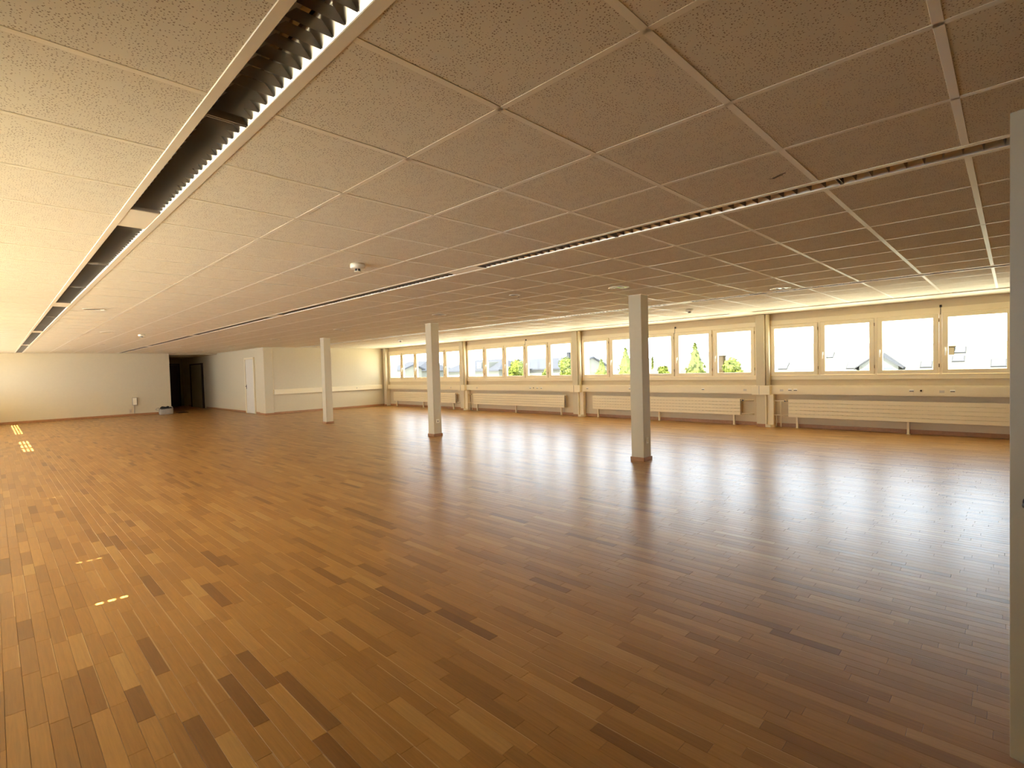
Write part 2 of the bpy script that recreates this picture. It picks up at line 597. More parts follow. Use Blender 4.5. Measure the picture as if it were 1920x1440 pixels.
# ---- ceiling: slab, rails, tiles
mb = MB()
mb.box(XF - 0.2, XB + 1.6, YL - 0.25, YR + WT, H + 0.16, H + 0.40)
mb.box(XE - 0.2, XF - 0.2, YD - 0.3, YC + 0.3, H + 0.16, H + 0.40)
ceiling = struct(mb.build('ceiling', M_CONC), 'low suspended ceiling of pinholed square mineral tiles', 'ceiling')
mb = MB().box(XE, XF, YD, YC, 2.33, 2.36)
mb.build('corridor_soffit', M_WALL, ceiling)

STRIPS = [(0.588, 0.7897), (3.2897, 3.4747), (7.8497, 8.0347), (10.5347, 10.7197)]
zones = [(YL, STRIPS[0][0], [-1.0, -0.662, -0.037, 0.588])]
for (a, b) in ((0, 1), (1, 2), (2, 3)):
    y0, y1 = STRIPS[a][1], STRIPS[b][0]
    n = round((y1 - y0) / S)
    zones.append((y0, y1, [y0 + (y1 - y0) * i / n for i in range(n + 1)]))
xl = [GX + (2 - i) * S for i in range(60)]
xl = [x for x in xl if x > XF + 0.1] + [XF]
tiles = []
for (y0, y1, ys) in zones:
    for ya, yb in zip(ys[:-1], ys[1:]):
        for xa, xb in zip(xl[:-1], xl[1:]):
            yc, xc = (ya + yb) / 2, (xa + xb) / 2
            x_lo, x_hi, y_lo, y_hi = xb, xa, ya, yb
            if yc > YC:
                if x_hi < XA + 0.02:
                    continue
                x_lo = max(x_lo, XA)
            elif y_hi > YC and x_lo < XA:
                y_hi = YC if x_hi < XA + 0.02 else y_hi
            tiles.append((x_lo, x_hi, y_lo, y_hi))


def tile_area(t):
    q = project((t[0] + t[1]) / 2, (t[2] + t[3]) / 2, H)
    if q is None or not (-150 < q[0] < 2050 and -150 < q[1] < 800):
        return 0
    return (t[1] - t[0]) * (t[3] - t[2]) / q[2] ** 3


tiles.sort(key=tile_area, reverse=True)
TI = 0.0115
tcache = {}
for t in tiles[:300]:
    sx, sy = t[1] - t[0] - 2 * TI, t[3] - t[2] - 2 * TI
    k = (round(sx, 3), round(sy, 3))
    if k not in tcache:
        tcache[k] = MB().bbox(-sx / 2, sx / 2, -sy / 2, sy / 2, 0.0015, 0.017, 0.001).mesh('ceiling_tile', M_TILE)
    link('ceiling_tile', tcache[k], ceiling, ((t[0] + t[1]) / 2, (t[2] + t[3]) / 2, H + rng.uniform(-0.0004, 0.0006)))
mb = MB()
for t in tiles[300:]:
    mb.box(t[0] + TI, t[1] - TI, t[2] + TI, t[3] - TI, H + 0.0015, H + 0.017)
o = mb.build('far_ceiling_tiles', M_TILE, ceiling); o['kind'] = 'stuff'

# visible T-rails
for (y0, y1, ys) in zones:
    for y in ys[1:-1]:
        xe = XF if y < YC else XA
        MB().bbox(xe, XB, y - 0.0125, y + 0.0125, H, H + 0.012, 0.0008).build('grid_rail', M_RAIL, ceiling)
    me = MB().bbox(-0.0145, 0.0145, y0, y1, 0.0, 0.012, 0.0008).mesh('cross_rail', M_RAIL)
    for x in xl[1:-1]:
        if y0 > YC and x < XA:
            continue
        if y0 < YC < y1 and x < XA:
            MB().bbox(-0.0145, 0.0145, y0, YC, 0.0, 0.012, 0.0008).build('cross_rail', M_RAIL, ceiling, (x, 0, H))
            continue
        link('cross_rail', me, ceiling, (x, 0, H))
# plain panels between the last strip and the window wall
for i in range(8):
    a = XB - i * 2.5
    b = max(a - 2.5, XA)
    MB().bbox(b + 0.001, a - 0.001, STRIPS[3][1], YR - 0.01, H - 0.004, H + 0.02, 0.004).build('edge_panel', M_RAIL, ceiling)

# ---- light strips: flanges, blank panels, luminaires
GRP0, LUM, PER = 0.80, 1.5, 4.93


def opening(st):
    return st[0] + 0.024, st[1] - 0.030


def louvre_light(w_, pw_, thin):
    """one recessed louvre luminaire, local x 0..-1.5, y 0..w_, z 0 at the ceiling face"""
    L_ = LUM - 0.012
    parts = {}
    hb = MB()
    hb.box(-L_, 0, -0.004, w_ + 0.004, 0.092, 0.097)
    hb.box(-0.004, 0.0, -0.004, w_ + 0.004, 0.0, 0.092)
    hb.box(-L_, -L_ + 0.004, -0.004, w_ + 0.004, 0.0, 0.092)
    parts['housing'] = hb.mesh('housing', M_GREY)
    curve = [(0.0 + 0.055 * (t ** pw_), 0.001 + 0.055 * t) for t in (0, 0.2, 0.4, 0.6, 0.8, 1.0)] + [(0.006, 0.092)]
    parts['reflector_a'] = MB().strip(curve, 'x', -L_ + 0.004, -0.004).mesh('reflector', M_ALU)
    parts['reflector_b'] = MB().strip([(w_ - y, z) for y, z in curve], 'x', -L_ + 0.004, -0.004).mesh('reflector', M_ALU)
    # V-shaped cross blade with hollow flanks
    pr = [(0.0, 0.002), (0.0025, 0.015), (0.006, 0.03), (0.012, 0.047), (-0.012, 0.047), (-0.006, 0.03), (-0.0025, 0.015)]
    if thin:
        pr = [(0.0, 0.002), (0.0012, 0.02), (0.0022, 0.04), (-0.0022, 0.04), (-0.0012, 0.02)]
    parts['blade'] = pr
    parts['tube'] = MB().lathe([(0.013, -L_ + 0.03), (0.013, -0.03)], (0, w_ / 2, 0.068), 10, 'x').mesh('lamp_tube', M_WHITE)
    return parts


row_txt = ['in the ceiling row beside the bare long wall', 'in the ceiling row between the bare wall and the columns',
           'in the ceiling row between the columns and the windows', 'in the ceiling row along the window wall']
row_short = ['in the row past the smoke detectors towards the bare wall', 'in the row before the columns', 'in the row behind the columns', 'in the row along the windows']
row_short = ['by the bare wall', 'before the columns', 'behind the columns', 'along the windows']
grp_txt = ['at the open door', 'past the first column', 'past the middle column', 'past the third column', 'at the far wall']
for si, st in enumerate(STRIPS):
    o0, o1 = opening(st)
    xe = XF if si < 2 else XA
    MB().bbox(xe, XB, st[0] - 0.0125, o0, H - 0.003, H + 0.02, 0.0015).build('strip_flange', M_RAIL, ceiling)
    MB().bbox(xe, XB, o1, st[1] + 0.0125, H - 0.003, H + 0.02, 0.0015).build('strip_flange', M_RAIL, ceiling)
    P = louvre_light(o1 - o0, 1.2 if si == 0 else 1.7, si == 0)
    w_ = o1 - o0
    bl = MB().prism(P['blade'], 'y', 0.004, w_ - 0.004).mesh('blade', M_BLADE)
    far = MB()
    for j in range(19):
        far.prism([(p[0] - 0.075 * (j + 1), p[1]) for p in P['blade']], 'y', 0.004, w_ - 0.004)
    far = far.mesh('louvre_blades', M_BLADE)
    blank_prev = XB
    for g in range(6):
        gs = GRP0 - PER * g
        ge = gs - 3 * LUM
        if gs < xe + 0.3:
            break
        if g > 0 or gs < XB:
            a = XB if g == 0 else GRP0 - PER * (g - 1) - 3 * LUM
            MB().bbox(gs, a, o0, o1, H, H + 0.015, 0.001).build('blank_panel', M_RAIL, ceiling)
        for k in range(3):
            xs = gs - LUM * k
            if xs - LUM < xe - 0.02:
                break
            lt = empty('louvre_light', (xs, o0, H))
            near = (si == 0 and xs > -4.5) or (si == 1 and xs > -4.5)
            tag(lt, 'aluminium louvre light %s, %s of three %s' % (row_short[si], ('first', 'second', 'third')[k], grp_txt[g]), 'ceiling light', 'recessed louvre lights ' + row_txt[si])
            link('housing', P['housing'], lt)
            link('reflector', P['reflector_a'], lt)
            link('reflector', P['reflector_b'], lt)
            link('lamp_tube', P['tube'], lt)
            if near:
                for j in range(19):
                    link('blade', bl, lt, (-0.075 * (j + 1), 0, 0))
            else:
                q = link('louvre_blades', far, lt); q['kind'] = 'stuff'
            last = xs - LUM
    if last > xe + 0.05:
        MB().bbox(xe, last, o0, o1, H, H + 0.015, 0.001).build('blank_panel', M_RAIL, ceiling)

# ---- skirting boards
SK = 0.075


def skirt(name, boxes, label):
    mb = MB()
    for b in boxes:
        mb.bbox(*b, 0.0, SK, 0.003)
    struct(mb.build(name, M_SKIRT), label, 'baseboard')


skirt('baseboard_right', [(XA, XB, YR - 0.014, YR - 0.0005)], 'brown wooden skirting under the radiators')
skirt('baseboard_front', [(XF + 0.0005, XF + 0.014, YL + 0.02, YD)], 'brown wooden skirting of the bare far wall')
skirt('baseboard_core', [(-25.70, -20.56, YC - 0.014, YC - 0.0005), (-19.6, -19.17, YC - 0.014, YC - 0.0005), (-28.6, -26.2, YC - 0.014, YC - 0.0005)],
      'brown wooden skirting beside the narrow white door')
skirt('baseboard_alcove', [(XA + 0.0005, XA + 0.014, 6.97, YR - 0.06)], 'brown wooden skirting under the cable rail')
skirt('baseboard_left', [(XF + 0.02, XB, YL + 0.0005, YL + 0.014)], 'brown wooden skirting under the blinds')

# ---- windows in the right wall
handle_me = MB().bbox(-0.013, 0.013, -0.012, 0.0, -0.035, 0.035, 0.003)
handle_me.tube([(0, -0.012, 0.012), (0, -0.04, 0.012), (0, -0.048, 0.0), (0, -0.05, -0.11)], [0.009, 0.009, 0.0095, 0.007], 8)
handle_me = handle_me.mesh('handle', mat('white_handle', (0.92, 0.90, 0.85), 0.3, noise=0.02))
hinge_me = MB().lathe([(0.006, -0.03), (0.006, 0.03)], (0, 0, 0), 8).mesh('hinge', mat('brass_hinge', (0.22, 0.14, 0.06), 0.4, metal=0.6, noise=0.1, scale=40))
SW, SH, PW = 0.876, 1.045, 0.722
PZ0, PZ1 = 1.150, 2.045
sm = MB()
ys0, ys1 = YR - 0.065, YR + 0.01
bw = (SW - PW) / 2
zt, zb = PZ1 + 0.072, PZ0 - 0.072
sm.bbox(-SW / 2, -PW / 2, ys0, ys1, zb, zt, 0.005)
sm.bbox(PW / 2, SW / 2, ys0, ys1, zb, zt, 0.005)
sm.bbox(-PW / 2 - 0.005, PW / 2 + 0.005, ys0, ys1, zb, PZ0, 0.005)
sm.bbox(-PW / 2 - 0.005, PW / 2 + 0.005, ys0, ys1, PZ1, zt, 0.005)
sash_me = sm.mesh('sash', M_FRAME)
pane_me = MB().box(-PW / 2 - 0.004, PW / 2 + 0.004, YR - 0.030, YR - 0.024, PZ0 - 0.004, PZ1 + 0.004).mesh('pane', M_GLASS)
wlabel = ['beside the open door', 'behind the first column', 'opposite the middle column', 'next to the end wall']
for b in range(4):
    x0, x1 = bays[b]
    fm = MB()
    fy0, fy1 = YR - 0.045, YR + 0.03
    fm.bbox(x0 - 0.03, x1 + 0.03, fy0, fy1, 0.985, PZ0 - 0.076, 0.004)
    fm.bbox(x0 - 0.03, x1 + 0.03, fy0, fy1, PZ1 + 0.076, HEAD + 0.03, 0.004)
    starts = [-3.55 - BAY * b + 0.9225 * j for j in range(5)]
    cs = [s + PW / 2 for s in starts]
    ed = [x0 - 0.03] + [v for c_ in cs for v in (c_ - SW / 2 - 0.004, c_ + SW / 2 + 0.004)] + [x1 + 0.03]
    for a, q in zip(ed[::2], ed[1::2]):
        fm.bbox(a, q, fy0, fy1, PZ0 - 0.08, PZ1 + 0.08, 0.002)
    # outer weather frame behind the sashes
    fm.box(x0, x1, YR + 0.03, YR + 0.10, SILL, SILL + 0.09)
    fm.box(x0, x1, YR + 0.03, YR + 0.10, HEAD - 0.09, HEAD)
    win = fm.build('window_%d' % (b + 1), M_FRAME)
    struct(win, 'cream framed window band of five casements ' + wlabel[b], 'window')
    for j, c_ in enumerate(cs):
        s_ = link('sash', sash_me, win, (c_, 0, 0))
        link('pane', pane_me, s_)
        if j > 0:
            link('handle', handle_me, s_, (-PW / 2 - 0.035, YR - 0.065, 1.50))
        for hz in (1.22, 2.0):
            link('hinge', hinge_me, s_, (SW / 2 + 0.004, YR - 0.070, hz))
    # dark stay on the lintel above the frame joint
    sx = -0.882 - BAY * b
    st_ = MB().bbox(sx - 0.016, sx + 0.016, YR - 0.03, YR, HEAD + 0.005, HEAD + 0.075, 0.003)
    st_.tube([(sx, YR - 0.03, HEAD + 0.04), (sx, YR - 0.05, HEAD + 0.02), (sx, YR - 0.055, PZ1 + 0.05)], 0.004, 6)
    st_.build('window_stay', M_DARKWOOD, win)

# ---- windows of the left wall: unseen cream blinds, slats shaped to throw sun up and cast patches
slits = {0: [], 1: [(-8.10, 0.022), (-6.42, 0.008), (-5.75, 0.030), (-5.02, 0.009), (-4.00, 0.034)],
         2: [], 3: [(-14.32, 0.64), (-15.22, 0.68), (-16.12, 0.70)],
         4: [(-19.25 - 0.70 * i, 0.54) for i in range(6)]}
tanel = math.tan(math.radians(SUN_EL))
YBL = YL - 0.09
for b in range(5):
    x0, x1 = lbays[b]
    mb = MB()
    pit = 0.061 * tanel
    ztop = (0.41 + 0.061 * 4.5 - YBL) * tanel
    z = ztop + 2 * pit
    while z > SILL + 0.02:
        r = round((ztop - z) / pit)
        cuts = sorted(slits[b]) if 0 <= r <= 5 else []
        ed, e0 = [], x0 + 0.005
        for (c_, l_) in cuts:
            mb.box(e0, c_ - l_ / 2, YBL - 0.065, YBL + 0.065, z - 0.0015, z + 0.0015)
            mb.box(c_ - l_ / 2, c_ + l_ / 2, YBL - 0.012, YBL + 0.012, z - 0.0015, z + 0.0015)
            e0 = c_ + l_ / 2
        mb.box(e0, x1 - 0.005, YBL - 0.065, YBL + 0.065, z - 0.0015, z + 0.0015)
        z -= pit
    mb.box(x0, x1, YBL - 0.065, YBL + 0.065, ztop + 2.5 * pit, HEAD)
    fm = MB()
    for k in range(6):
        xx = x0 + (x1 - x0) * k / 5
        fm.box(max(x0, xx - 0.04), min(x1, xx + 0.04), YL - 0.23, YL - 0.18, SILL, HEAD)
    fm.box(x0, x1, YL - 0.23, YL - 0.18, SILL, SILL + 0.06)
    fm.box(x0, x1, YL - 0.23, YL - 0.18, HEAD - 0.06, HEAD)
    win = struct(fm.build('window_%d' % (b + 5), M_FRAME), 'window in the left wall behind an unseen cream blind, slats shaped to steer sunlight', 'window')
    win['group'] = 'blind-covered windows in the left wall'
    mb.build('blind', M_BLIND, win)
    if b == 0:
        MB().box(-2.5, x1, YL - 0.012, YL - 0.004, SILL, HEAD).build('light_blocker', M_BLOCKER, win)  # added unseen panel, keeps light off the near floor and door

# ================================================================== COLUMNS
cx = [-3.729, -8.622, -13.517]
CYF, CW = 6.4345, 0.199
cl_lab = ['square white column with a switch plate low on its side', 'square white column with a socket low on its side, between the other two columns',
          'square white column before the end wall with the cable rail']
for i, x in enumerate(cx):
    col = empty('column', (x, CYF, 0))
    tag(col, cl_lab[i], 'column', 'square white columns')
    MB().bbox(-CW, 0, 0, CW, 0.0, H - 0.004, 0.004).build('shaft', M_WALL, col)
    sk = MB()
    t = 0.013
    sk.bbox(-CW - t, t, -t, -0.0003, 0, 0.055, 0.002)
    sk.bbox(-CW - t, t, CW + 0.0003, CW + t, 0, 0.055, 0.002)
    sk.bbox(-CW - t, -CW - 0.0003, -t, CW + t, 0, 0.055, 0.002)
    sk.bbox(0.0003, t, -t, CW + t, 0, 0.055, 0.002)
    sk.build('column_skirting', M_SKIRT, col)
    fr = MB()
    t = 0.012
    fr.bbox(-CW - t, t, -t, CW + t, H - 0.004, H + 0.004, 0.001)
    fr.build('collar', M_RAIL, col)
    if i == 0:
        p = MB().bbox(0.0, 0.012, 0.06, 0.12, 0.25, 0.335, 0.002).build('switch_plate', M_RAIL, col)
        MB().bbox(0.012, 0.016, 0.07, 0.11, 0.268, 0.318, 0.002).build('rocker', M_WHITE, p)
    if i == 1:
        p = MB().bbox(0.0, 0.012, 0.055, 0.135, 0.28, 0.36, 0.002).build('socket_plate', M_RAIL, col)
        MB().lathe([(0.02, 0.012), (0.018, 0.0145)], (0, 0.095, 0.315), 12, 'x').build('socket_insert', M_GREY, p)

# ================================================================== WINDOW WALL FITTINGS
# pilasters between the window bands
pl_lab = ['flat cream wall pillar between the window by the open door and the next one',
          'flat cream wall pillar between the two middle window bands',
          'flat cream wall pillar between the last two window bands', 'flat cream wall pillar in the corner by the end wall']
for i in range(4):
    x = -3.88 - BAY * i
    p = empty('wall_pillar', (x, YR, 0))
    tag(p, pl_lab[i], 'pillar', 'cream pillars on the window wall')
    MB().bbox(0, 0.172, -0.195, -0.001, 0, H - 0.006, 0.004).build('pillar_shaft', M_WALL, p)
    sk = MB().bbox(-0.002, 0.174, -0.205, -0.1955, 0, 0.06, 0.002)
    sk.build('pillar_skirting', M_SKIRT, p)
    if i < 3:
        MB().lathe([(0.042, 0.875), (0.042, H - 0.006)], (0.214, -0.12, 0), 14).build('riser_pipe', M_WHITE, p)
        cov = MB().bbox(0.173, 0.20, -0.20, -0.03, 0.0, 0.685, 0.003)
        cov.bbox(0.2005, 0.325, -0.15, -0.03, 0.05, 0.685, 0.004)
        cov.prism([(0.19, -0.03), (0.19, -0.225), (0.285, -0.225), (0.335, -0.15), (0.335, -0.03)], 'z', 0.0, 0.05)
        cov.build('pipe_cover', M_WHITE, p)

# cable ducts under the windows
out_lab = ['under the window by the open door', 'behind the first column', 'opposite the middle column', 'next to the end wall']
outs = [[(-3.40, 0), (-3.24, 1), (-3.14, 1), (-1.273, 1), (-1.14, 2), (-0.86, 0), (-0.72, 1)], [(-8.30, 1), (-6.97, 1), (-5.06, 1), (-4.13, 0)],
        [(-12.84, 0), (-10.41, 1), (-10.28, 2), (-10.13, 1), (-9.97, 1)], [(-14.23, 0)]]
DZ0, DZ1, DY = 0.685, 0.865, YR - 0.135
for b in range(4):
    xa = -3.60 - BAY * b
    xb = (XB if b == 0 else -3.96 - BAY * (b - 1))
    if b == 3:
        xa = XA + 0.30
    d = empty('cable_duct', ((xa + xb) / 2, YR, DZ0))
    tag(d, 'long cream cable duct %s' % out_lab[b], 'cable duct', 'cable ducts under the windows')
    hl = (xb - xa) / 2
    MB().bbox(-hl, hl, -0.135, -0.002, 0, DZ1 - DZ0, 0.004).build('duct_body', M_FRAME, d)
    n = max(1, round(2 * hl / 2.2))
    for k in range(n):
        MB().bbox(-hl + 2 * hl * k / n + 0.003, -hl + 2 * hl * (k + 1) / n - 0.003, -0.140, -0.1353, 0.022, DZ1 - DZ0 - 0.022, 0.0015).build('duct_lid', M_FRAME, d)
    for (ox, kind) in outs[b]:
        lx = ox - (xa + xb) / 2
        if kind == 1:
            q = MB().bbox(lx - 0.034, lx + 0.034, -0.150, -0.1403, 0.080, 0.116, 0.004).build('outlet', mat('pale_outlet', (0.92, 0.88, 0.76), 0.35, noise=0.02), d)
            MB().bbox(lx - 0.03, lx + 0.03, -0.1515, -0.1502, 0.080, 0.092, 0.0005).build('outlet_slot', M_BROWNW, q)
        elif kind == 2:
            q = MB().lathe([(0.032, -0.1403), (0.032, -0.146), (0.026, -0.149)], (lx, 0, 0.096), 16, 'y').build('outlet', M_WHITE, d)
            MB().lathe([(0.016, -0.1491), (0.016, -0.1505)], (lx, 0, 0.096), 10, 'y').build('outlet_slot', M_BROWNW, q)
        else:
            MB().bbox(lx - 0.034, lx + 0.034, -0.1445, -0.1403, 0.062, 0.105, 0.002).build('outlet', mat('dull_outlet', (0.62, 0.54, 0.40), 0.5, noise=0.03), d)
# joint boxes where the duct passes the pillars
for i in range(3):
    x = -3.88 - BAY * i
    j = empty('duct_joint_box', (x + 0.09, YR, DZ0))
    tag(j, 'cream duct corner box wrapped round ' + ['the pillar beside the window by the open door', 'the middle wall pillar', 'the wall pillar near the corner'][i],
        'duct box', 'duct boxes at the pillars')
    MB().bbox(-0.168, 0.188, -0.235, -0.1965, -0.012, DZ1 - DZ0 + 0.004, 0.004).build('box_front', M_FRAME, j)
    MB().bbox(-0.168, -0.0915, -0.196, -0.003, -0.012, DZ1 - DZ0 + 0.004, 0.003).build('box_side', M_FRAME, j)
    MB().bbox(0.150, 0.188, -0.196, -0.003, -0.010, DZ1 - DZ0 + 0.004, 0.003).build('box_side', M_FRAME, j)
    MB().bbox(-0.025, -0.016, -0.2375, -0.2352, -0.01, DZ1 - DZ0, 0.0005).build('box_joint', M_DARKWOOD if i > 0 else M_GREY, j)

# radiators
rad_lab = ['under the window by the open door', 'behind the first column', 'opposite the middle column', 'in the bay next to the end wall']
RL = [(-3.27, 0.62, 'l'), (-8.13, -4.23, 'r'), (-13.02, -9.10, 'l'), (-17.9, -13.98, 'r')]
RY = YR - 0.15
for b, (xa, xb, vs_) in enumerate(RL):
    r = empty('radiator', ((xa + xb) / 2, RY, 0))
    tag(r, 'long low cream radiator of five flat tubes ' + rad_lab[b], 'radiator', 'radiators under the windows')
    hl = (xb - xa) / 2
    z0, th, pit = 0.222, 0.0690, 0.0727
    tm = MB().bbox(-hl, hl, -0.014, 0.0, 0, th, 0.004).mesh('radiator_tube', M_RAD)
    for k in range(5):
        link('radiator_tube', tm, r, (0, 0, z0 + pit * k))
        link('radiator_tube', tm, r, (0, 0.085, z0 + pit * k))
    fin = MB()
    for k in range(48):
        xx = -hl + 0.05 + (2 * hl - 0.1) * k / 47
        fin.box(xx - 0.001, xx + 0.001, 0.001, 0.070, z0 + 0.02, z0 + 0.33)
    q = fin.build('convector_fins', M_GREY, r); q['kind'] = 'stuff'
    for s in (-1, 1):
        MB().bbox(s * (hl - 0.012) - 0.012, s * (hl - 0.012) + 0.012, 0.0005, 0.0705, z0 + 0.01, z0 + 0.345, 0.003).build('end_header', M_GREY, r)
    for lx in (-hl + 0.15, 0.0, hl - 0.15):
        lg = MB().bbox(lx - 0.018, lx + 0.018, 0.012, 0.060, 0.004, z0, 0.003)
        lg.bbox(lx - 0.028, lx + 0.028, 0.002, 0.070, 0.0, 0.005, 0.001)
        lg.build('leg', M_RAD, r)
    s = -1 if vs_ == 'l' else 1
    ex = s * hl
    reach = 0.30 if vs_ == 'l' else 0.27
    vt, vb = z0 + 0.325, z0 + 0.03
    pm = MB()
    pm.tube([(ex, 0.035, vt), (ex + s * reach, 0.035, vt)], 0.011, 10)
    pm.tube([(ex, 0.035, vb), (ex + s * reach, 0.035, vb)], 0.011, 10)
    if vs_ == 'l':
        for px_ in (0.16, 0.245):
            pm.tube([(ex + s * px_, 0.050, vt if px_ < 0.2 else vb), (ex + s * px_, 0.050, 0.0)], 0.011, 10)
    pm.build('pipe', M_WHITE, r)
    vv = MB().lathe([(0.020, -0.055), (0.024, -0.03), (0.024, 0.0), (0.014, 0.03)], (ex + s * 0.06, 0.035, vt), 14, 'y').build('valve', M_RAD, r)
    MB().lathe([(0.015, -0.062), (0.015, -0.0555)], (ex + s * 0.06, 0.035, vt), 12, 'y').build('valve_cap', M_BLACK, vv)

# ================================================================== END WALL AND CORE
rail = empty('cable_duct', (XA, 9.1, 0.70))
tag(rail, 'cream cable rail across the end wall with one vertical branch', 'cable duct')
MB().bbox(0.001, 0.075, -2.13, 2.19, 0.0, 0.175, 0.004).build('duct_body', M_FRAME, rail)
MB().bbox(0.001, 0.03, -2.20, -2.13, 0.0, H - 0.70 - 0.006, 0.003).build('vertical_duct', M_FRAME, rail)
MB().lathe([(0.02, 0.075), (0.018, 0.081)], (0, 1.05, 0.09), 12, 'x').build('outlet', M_GREY, rail)

cp = empty('corner_pillar', (XA, YC, 0))
tag(cp, 'broad cream corner pillar beside the narrow white door', 'pillar')
MB().bbox(-0.50, 0.035, -0.035, 0.26, 0, H - 0.004, 0.006).build('pillar_shaft', M_WALL, cp)
sk = MB().bbox(-0.505, 0.048, -0.048, -0.0355, 0, 0.06, 0.002)
sk.bbox(0.0355, 0.048, -0.048, 0.272, 0, 0.06, 0.002)
sk.build('pillar_skirting', M_SKIRT, cp)

d1 = empty('door_1', (-20.06, YC, 0))
struct(d1, 'narrow white door in the core wall', 'door')
fm = MB()
fm.bbox(-0.48, -0.41, -0.05, -0.0005, 0, 2.06, 0.003)
fm.bbox(0.41, 0.48, -0.05, -0.0005, 0, 2.06, 0.003)
fm.bbox(-0.41, 0.41, -0.05, -0.0005, 1.99, 2.06, 0.003)
fm.build('door_frame', M_WHITE, d1)
lf = MB().bbox(-0.395, 0.405, -0.03, -0.001, 0.008, 1.985, 0.003).build('leaf', M_DOOR, d1)
MB().box(-0.409, -0.397, -0.012, -0.001, 0.005, 1.985).build('gap_shade', M_DARKWOOD, d1)  # dark strip painted in for the shade where the leaf stands ajar
hd = MB().bbox(-0.37, -0.335, -0.036, -0.0302, 0.90, 1.06, 0.002)
hd.tube([(-0.352, -0.036, 1.0), (-0.352, -0.07, 1.0), (-0.25, -0.072, 1.0)], 0.009, 8)
hd.build('handle', M_BROWNW, lf)

d2 = empty('door_2', (-27.0, YC, 0))
struct(d2, 'dim olive door with a dark frame inside the corridor', 'door')
fm = MB()
fm.bbox(0.86, 1.02, -0.05, -0.0005, 0, 2.03, 0.003)
fm.bbox(-1.02, -0.90, -0.05, -0.0005, 0, 2.03, 0.003)
fm.bbox(-0.90, 0.86, -0.05, -0.0005, 1.97, 2.03, 0.003)
fm.build('door_frame', M_DARKWOOD, d2)
MB().bbox(-0.89, 0.85, -0.03, -0.001, 0.006, 1.965, 0.003).build('leaf', M_OLIVE, d2)
d3 = empty('door_3', (XE, 6.10, 0))
struct(d3, 'dark brown door closing the corridor', 'door')
fm = MB()
fm.bbox(0.0005, 0.05, -0.48, -0.40, 0, 2.10, 0.003)
fm.bbox(0.0005, 0.05, 0.40, 0.47, 0, 2.10, 0.003)
fm.bbox(0.0005, 0.05, -0.40, 0.40, 2.04, 2.10, 0.003)
fm.build('door_frame', M_DARKWOOD, d3)
MB().bbox(0.001, 0.03, -0.39, 0.39, 0.006, 2.03, 0.003).build('leaf', M_DARKWOOD, d3)

# ---- wall box, conduit and socket on the bare far wall
wb = empty('junction_box', (XF, 3.80, 0.39))
tag(wb, 'small grey junction box with conduit on the bare far wall', 'wall box')
MB().bbox(0.001, 0.06, -0.075, 0.075, 0.0, 0.30, 0.006).build('box_body', M_GREY, wb)
MB().bbox(0.0601, 0.066, -0.062, 0.062, 0.02, 0.28, 0.003).build('box_lid', M_RAIL, wb)
MB().bbox(0.001, 0.022, -0.035, -0.010, -0.305, 0.0, 0.002).build('conduit', M_GREY, wb)
ws = empty('wall_socket', (XF, 3.66, 0.11))
tag(ws, 'small beige socket low on the bare far wall beside the conduit', 'socket')
MB().bbox(0.001, 0.035, -0.035, 0.035, 0.0, 0.14, 0.003).build('socket_plate', mat('beige_plastic', (0.55, 0.47, 0.34), 0.5, noise=0.03), ws)
MB().lathe([(0.02, 0.035), (0.017, 0.038)], (0, 0, 0.07), 10, 'x').build('socket_insert', M_GREY, ws)

# ---- bag and mat at the corridor mouth
bag = empty('tote_bag', (-23.3, 4.68, 0))
tag(bag, 'slumped grey canvas bag with black contents on the floor by the corridor', 'bag')
bm_ = MB()
prof = []
seg = 20
rows = [(0.0, 0.92), (0.03, 1.0), (0.10, 1.03), (0.17, 1.0), (0.215, 0.97)]
n0 = len(bm_.v)
for z, s in rows:
    for k in range(seg):
        t = 2 * math.pi * k / seg
        cxx = math.copysign(abs(math.cos(t)) ** 0.6, math.cos(t)) * 0.14 * s
        cyy = math.copysign(abs(math.sin(t)) ** 0.6, math.sin(t)) * 0.23 * s
        bm_.v.append((cxx, cyy, z + (0.012 * math.sin(3 * t) if z > 0.16 else 0)))
for a in range(len(rows) - 1):
    for k in range(seg):
        j = (k + 1) % seg
        bm_.f.append((n0 + a * seg + k, n0 + a * seg + j, n0 + (a + 1) * seg + j, n0 + (a + 1) * seg + k)); bm_.sm.append(True)
bm_.f.append(tuple(n0 + k for k in range(seg))[::-1]); bm_.sm.append(False)
bm_.build('bag_body', M_BAG, bag)
bm_ = MB()
n0 = 0
rows = [(0.18, 0.93, 0), (0.235, 0.96, 1), (0.275, 0.70, 1), (0.265, 0.3, 1), (0.25, 0.05, 1)]
for z, s, wv in rows:
    for k in range(seg):
        t = 2 * math.pi * k / seg
        bm_.v.append((math.cos(t) * 0.13 * s, math.sin(t) * 0.22 * s, z + wv * (0.03 * math.sin(2 * t + 0.6) + 0.018 * math.sin(5 * t))))
for a in range(len(rows) - 1):
    for k in range(seg):
        j = (k + 1) % seg
        bm_.f.append((a * seg + k, a * seg + j, (a + 1) * seg + j, (a + 1) * seg + k)); bm_.sm.append(True)
bm_.build('black_contents', M_BLACK, bag)
MB().tube([(0.10, -0.20, 0.21), (0.12, -0.27, 0.27), (0.13, -0.345, 0.235), (0.13, -0.36, 0.20), (0.12, -0.29, 0.18), (0.11, -0.215, 0.19)], 0.010, 8).build('strap', M_BAG, bag)
MB().tube([(0.10, 0.05, 0.22), (0.11, 0.10, 0.30), (0.10, 0.17, 0.30), (0.10, 0.21, 0.22)], 0.010, 8).build('strap', M_BAG, bag)
MB().bbox(0.141, 0.146, -0.02, 0.10, 0.06, 0.15, 0.001).build('bag_patch', M_GREY, bag)
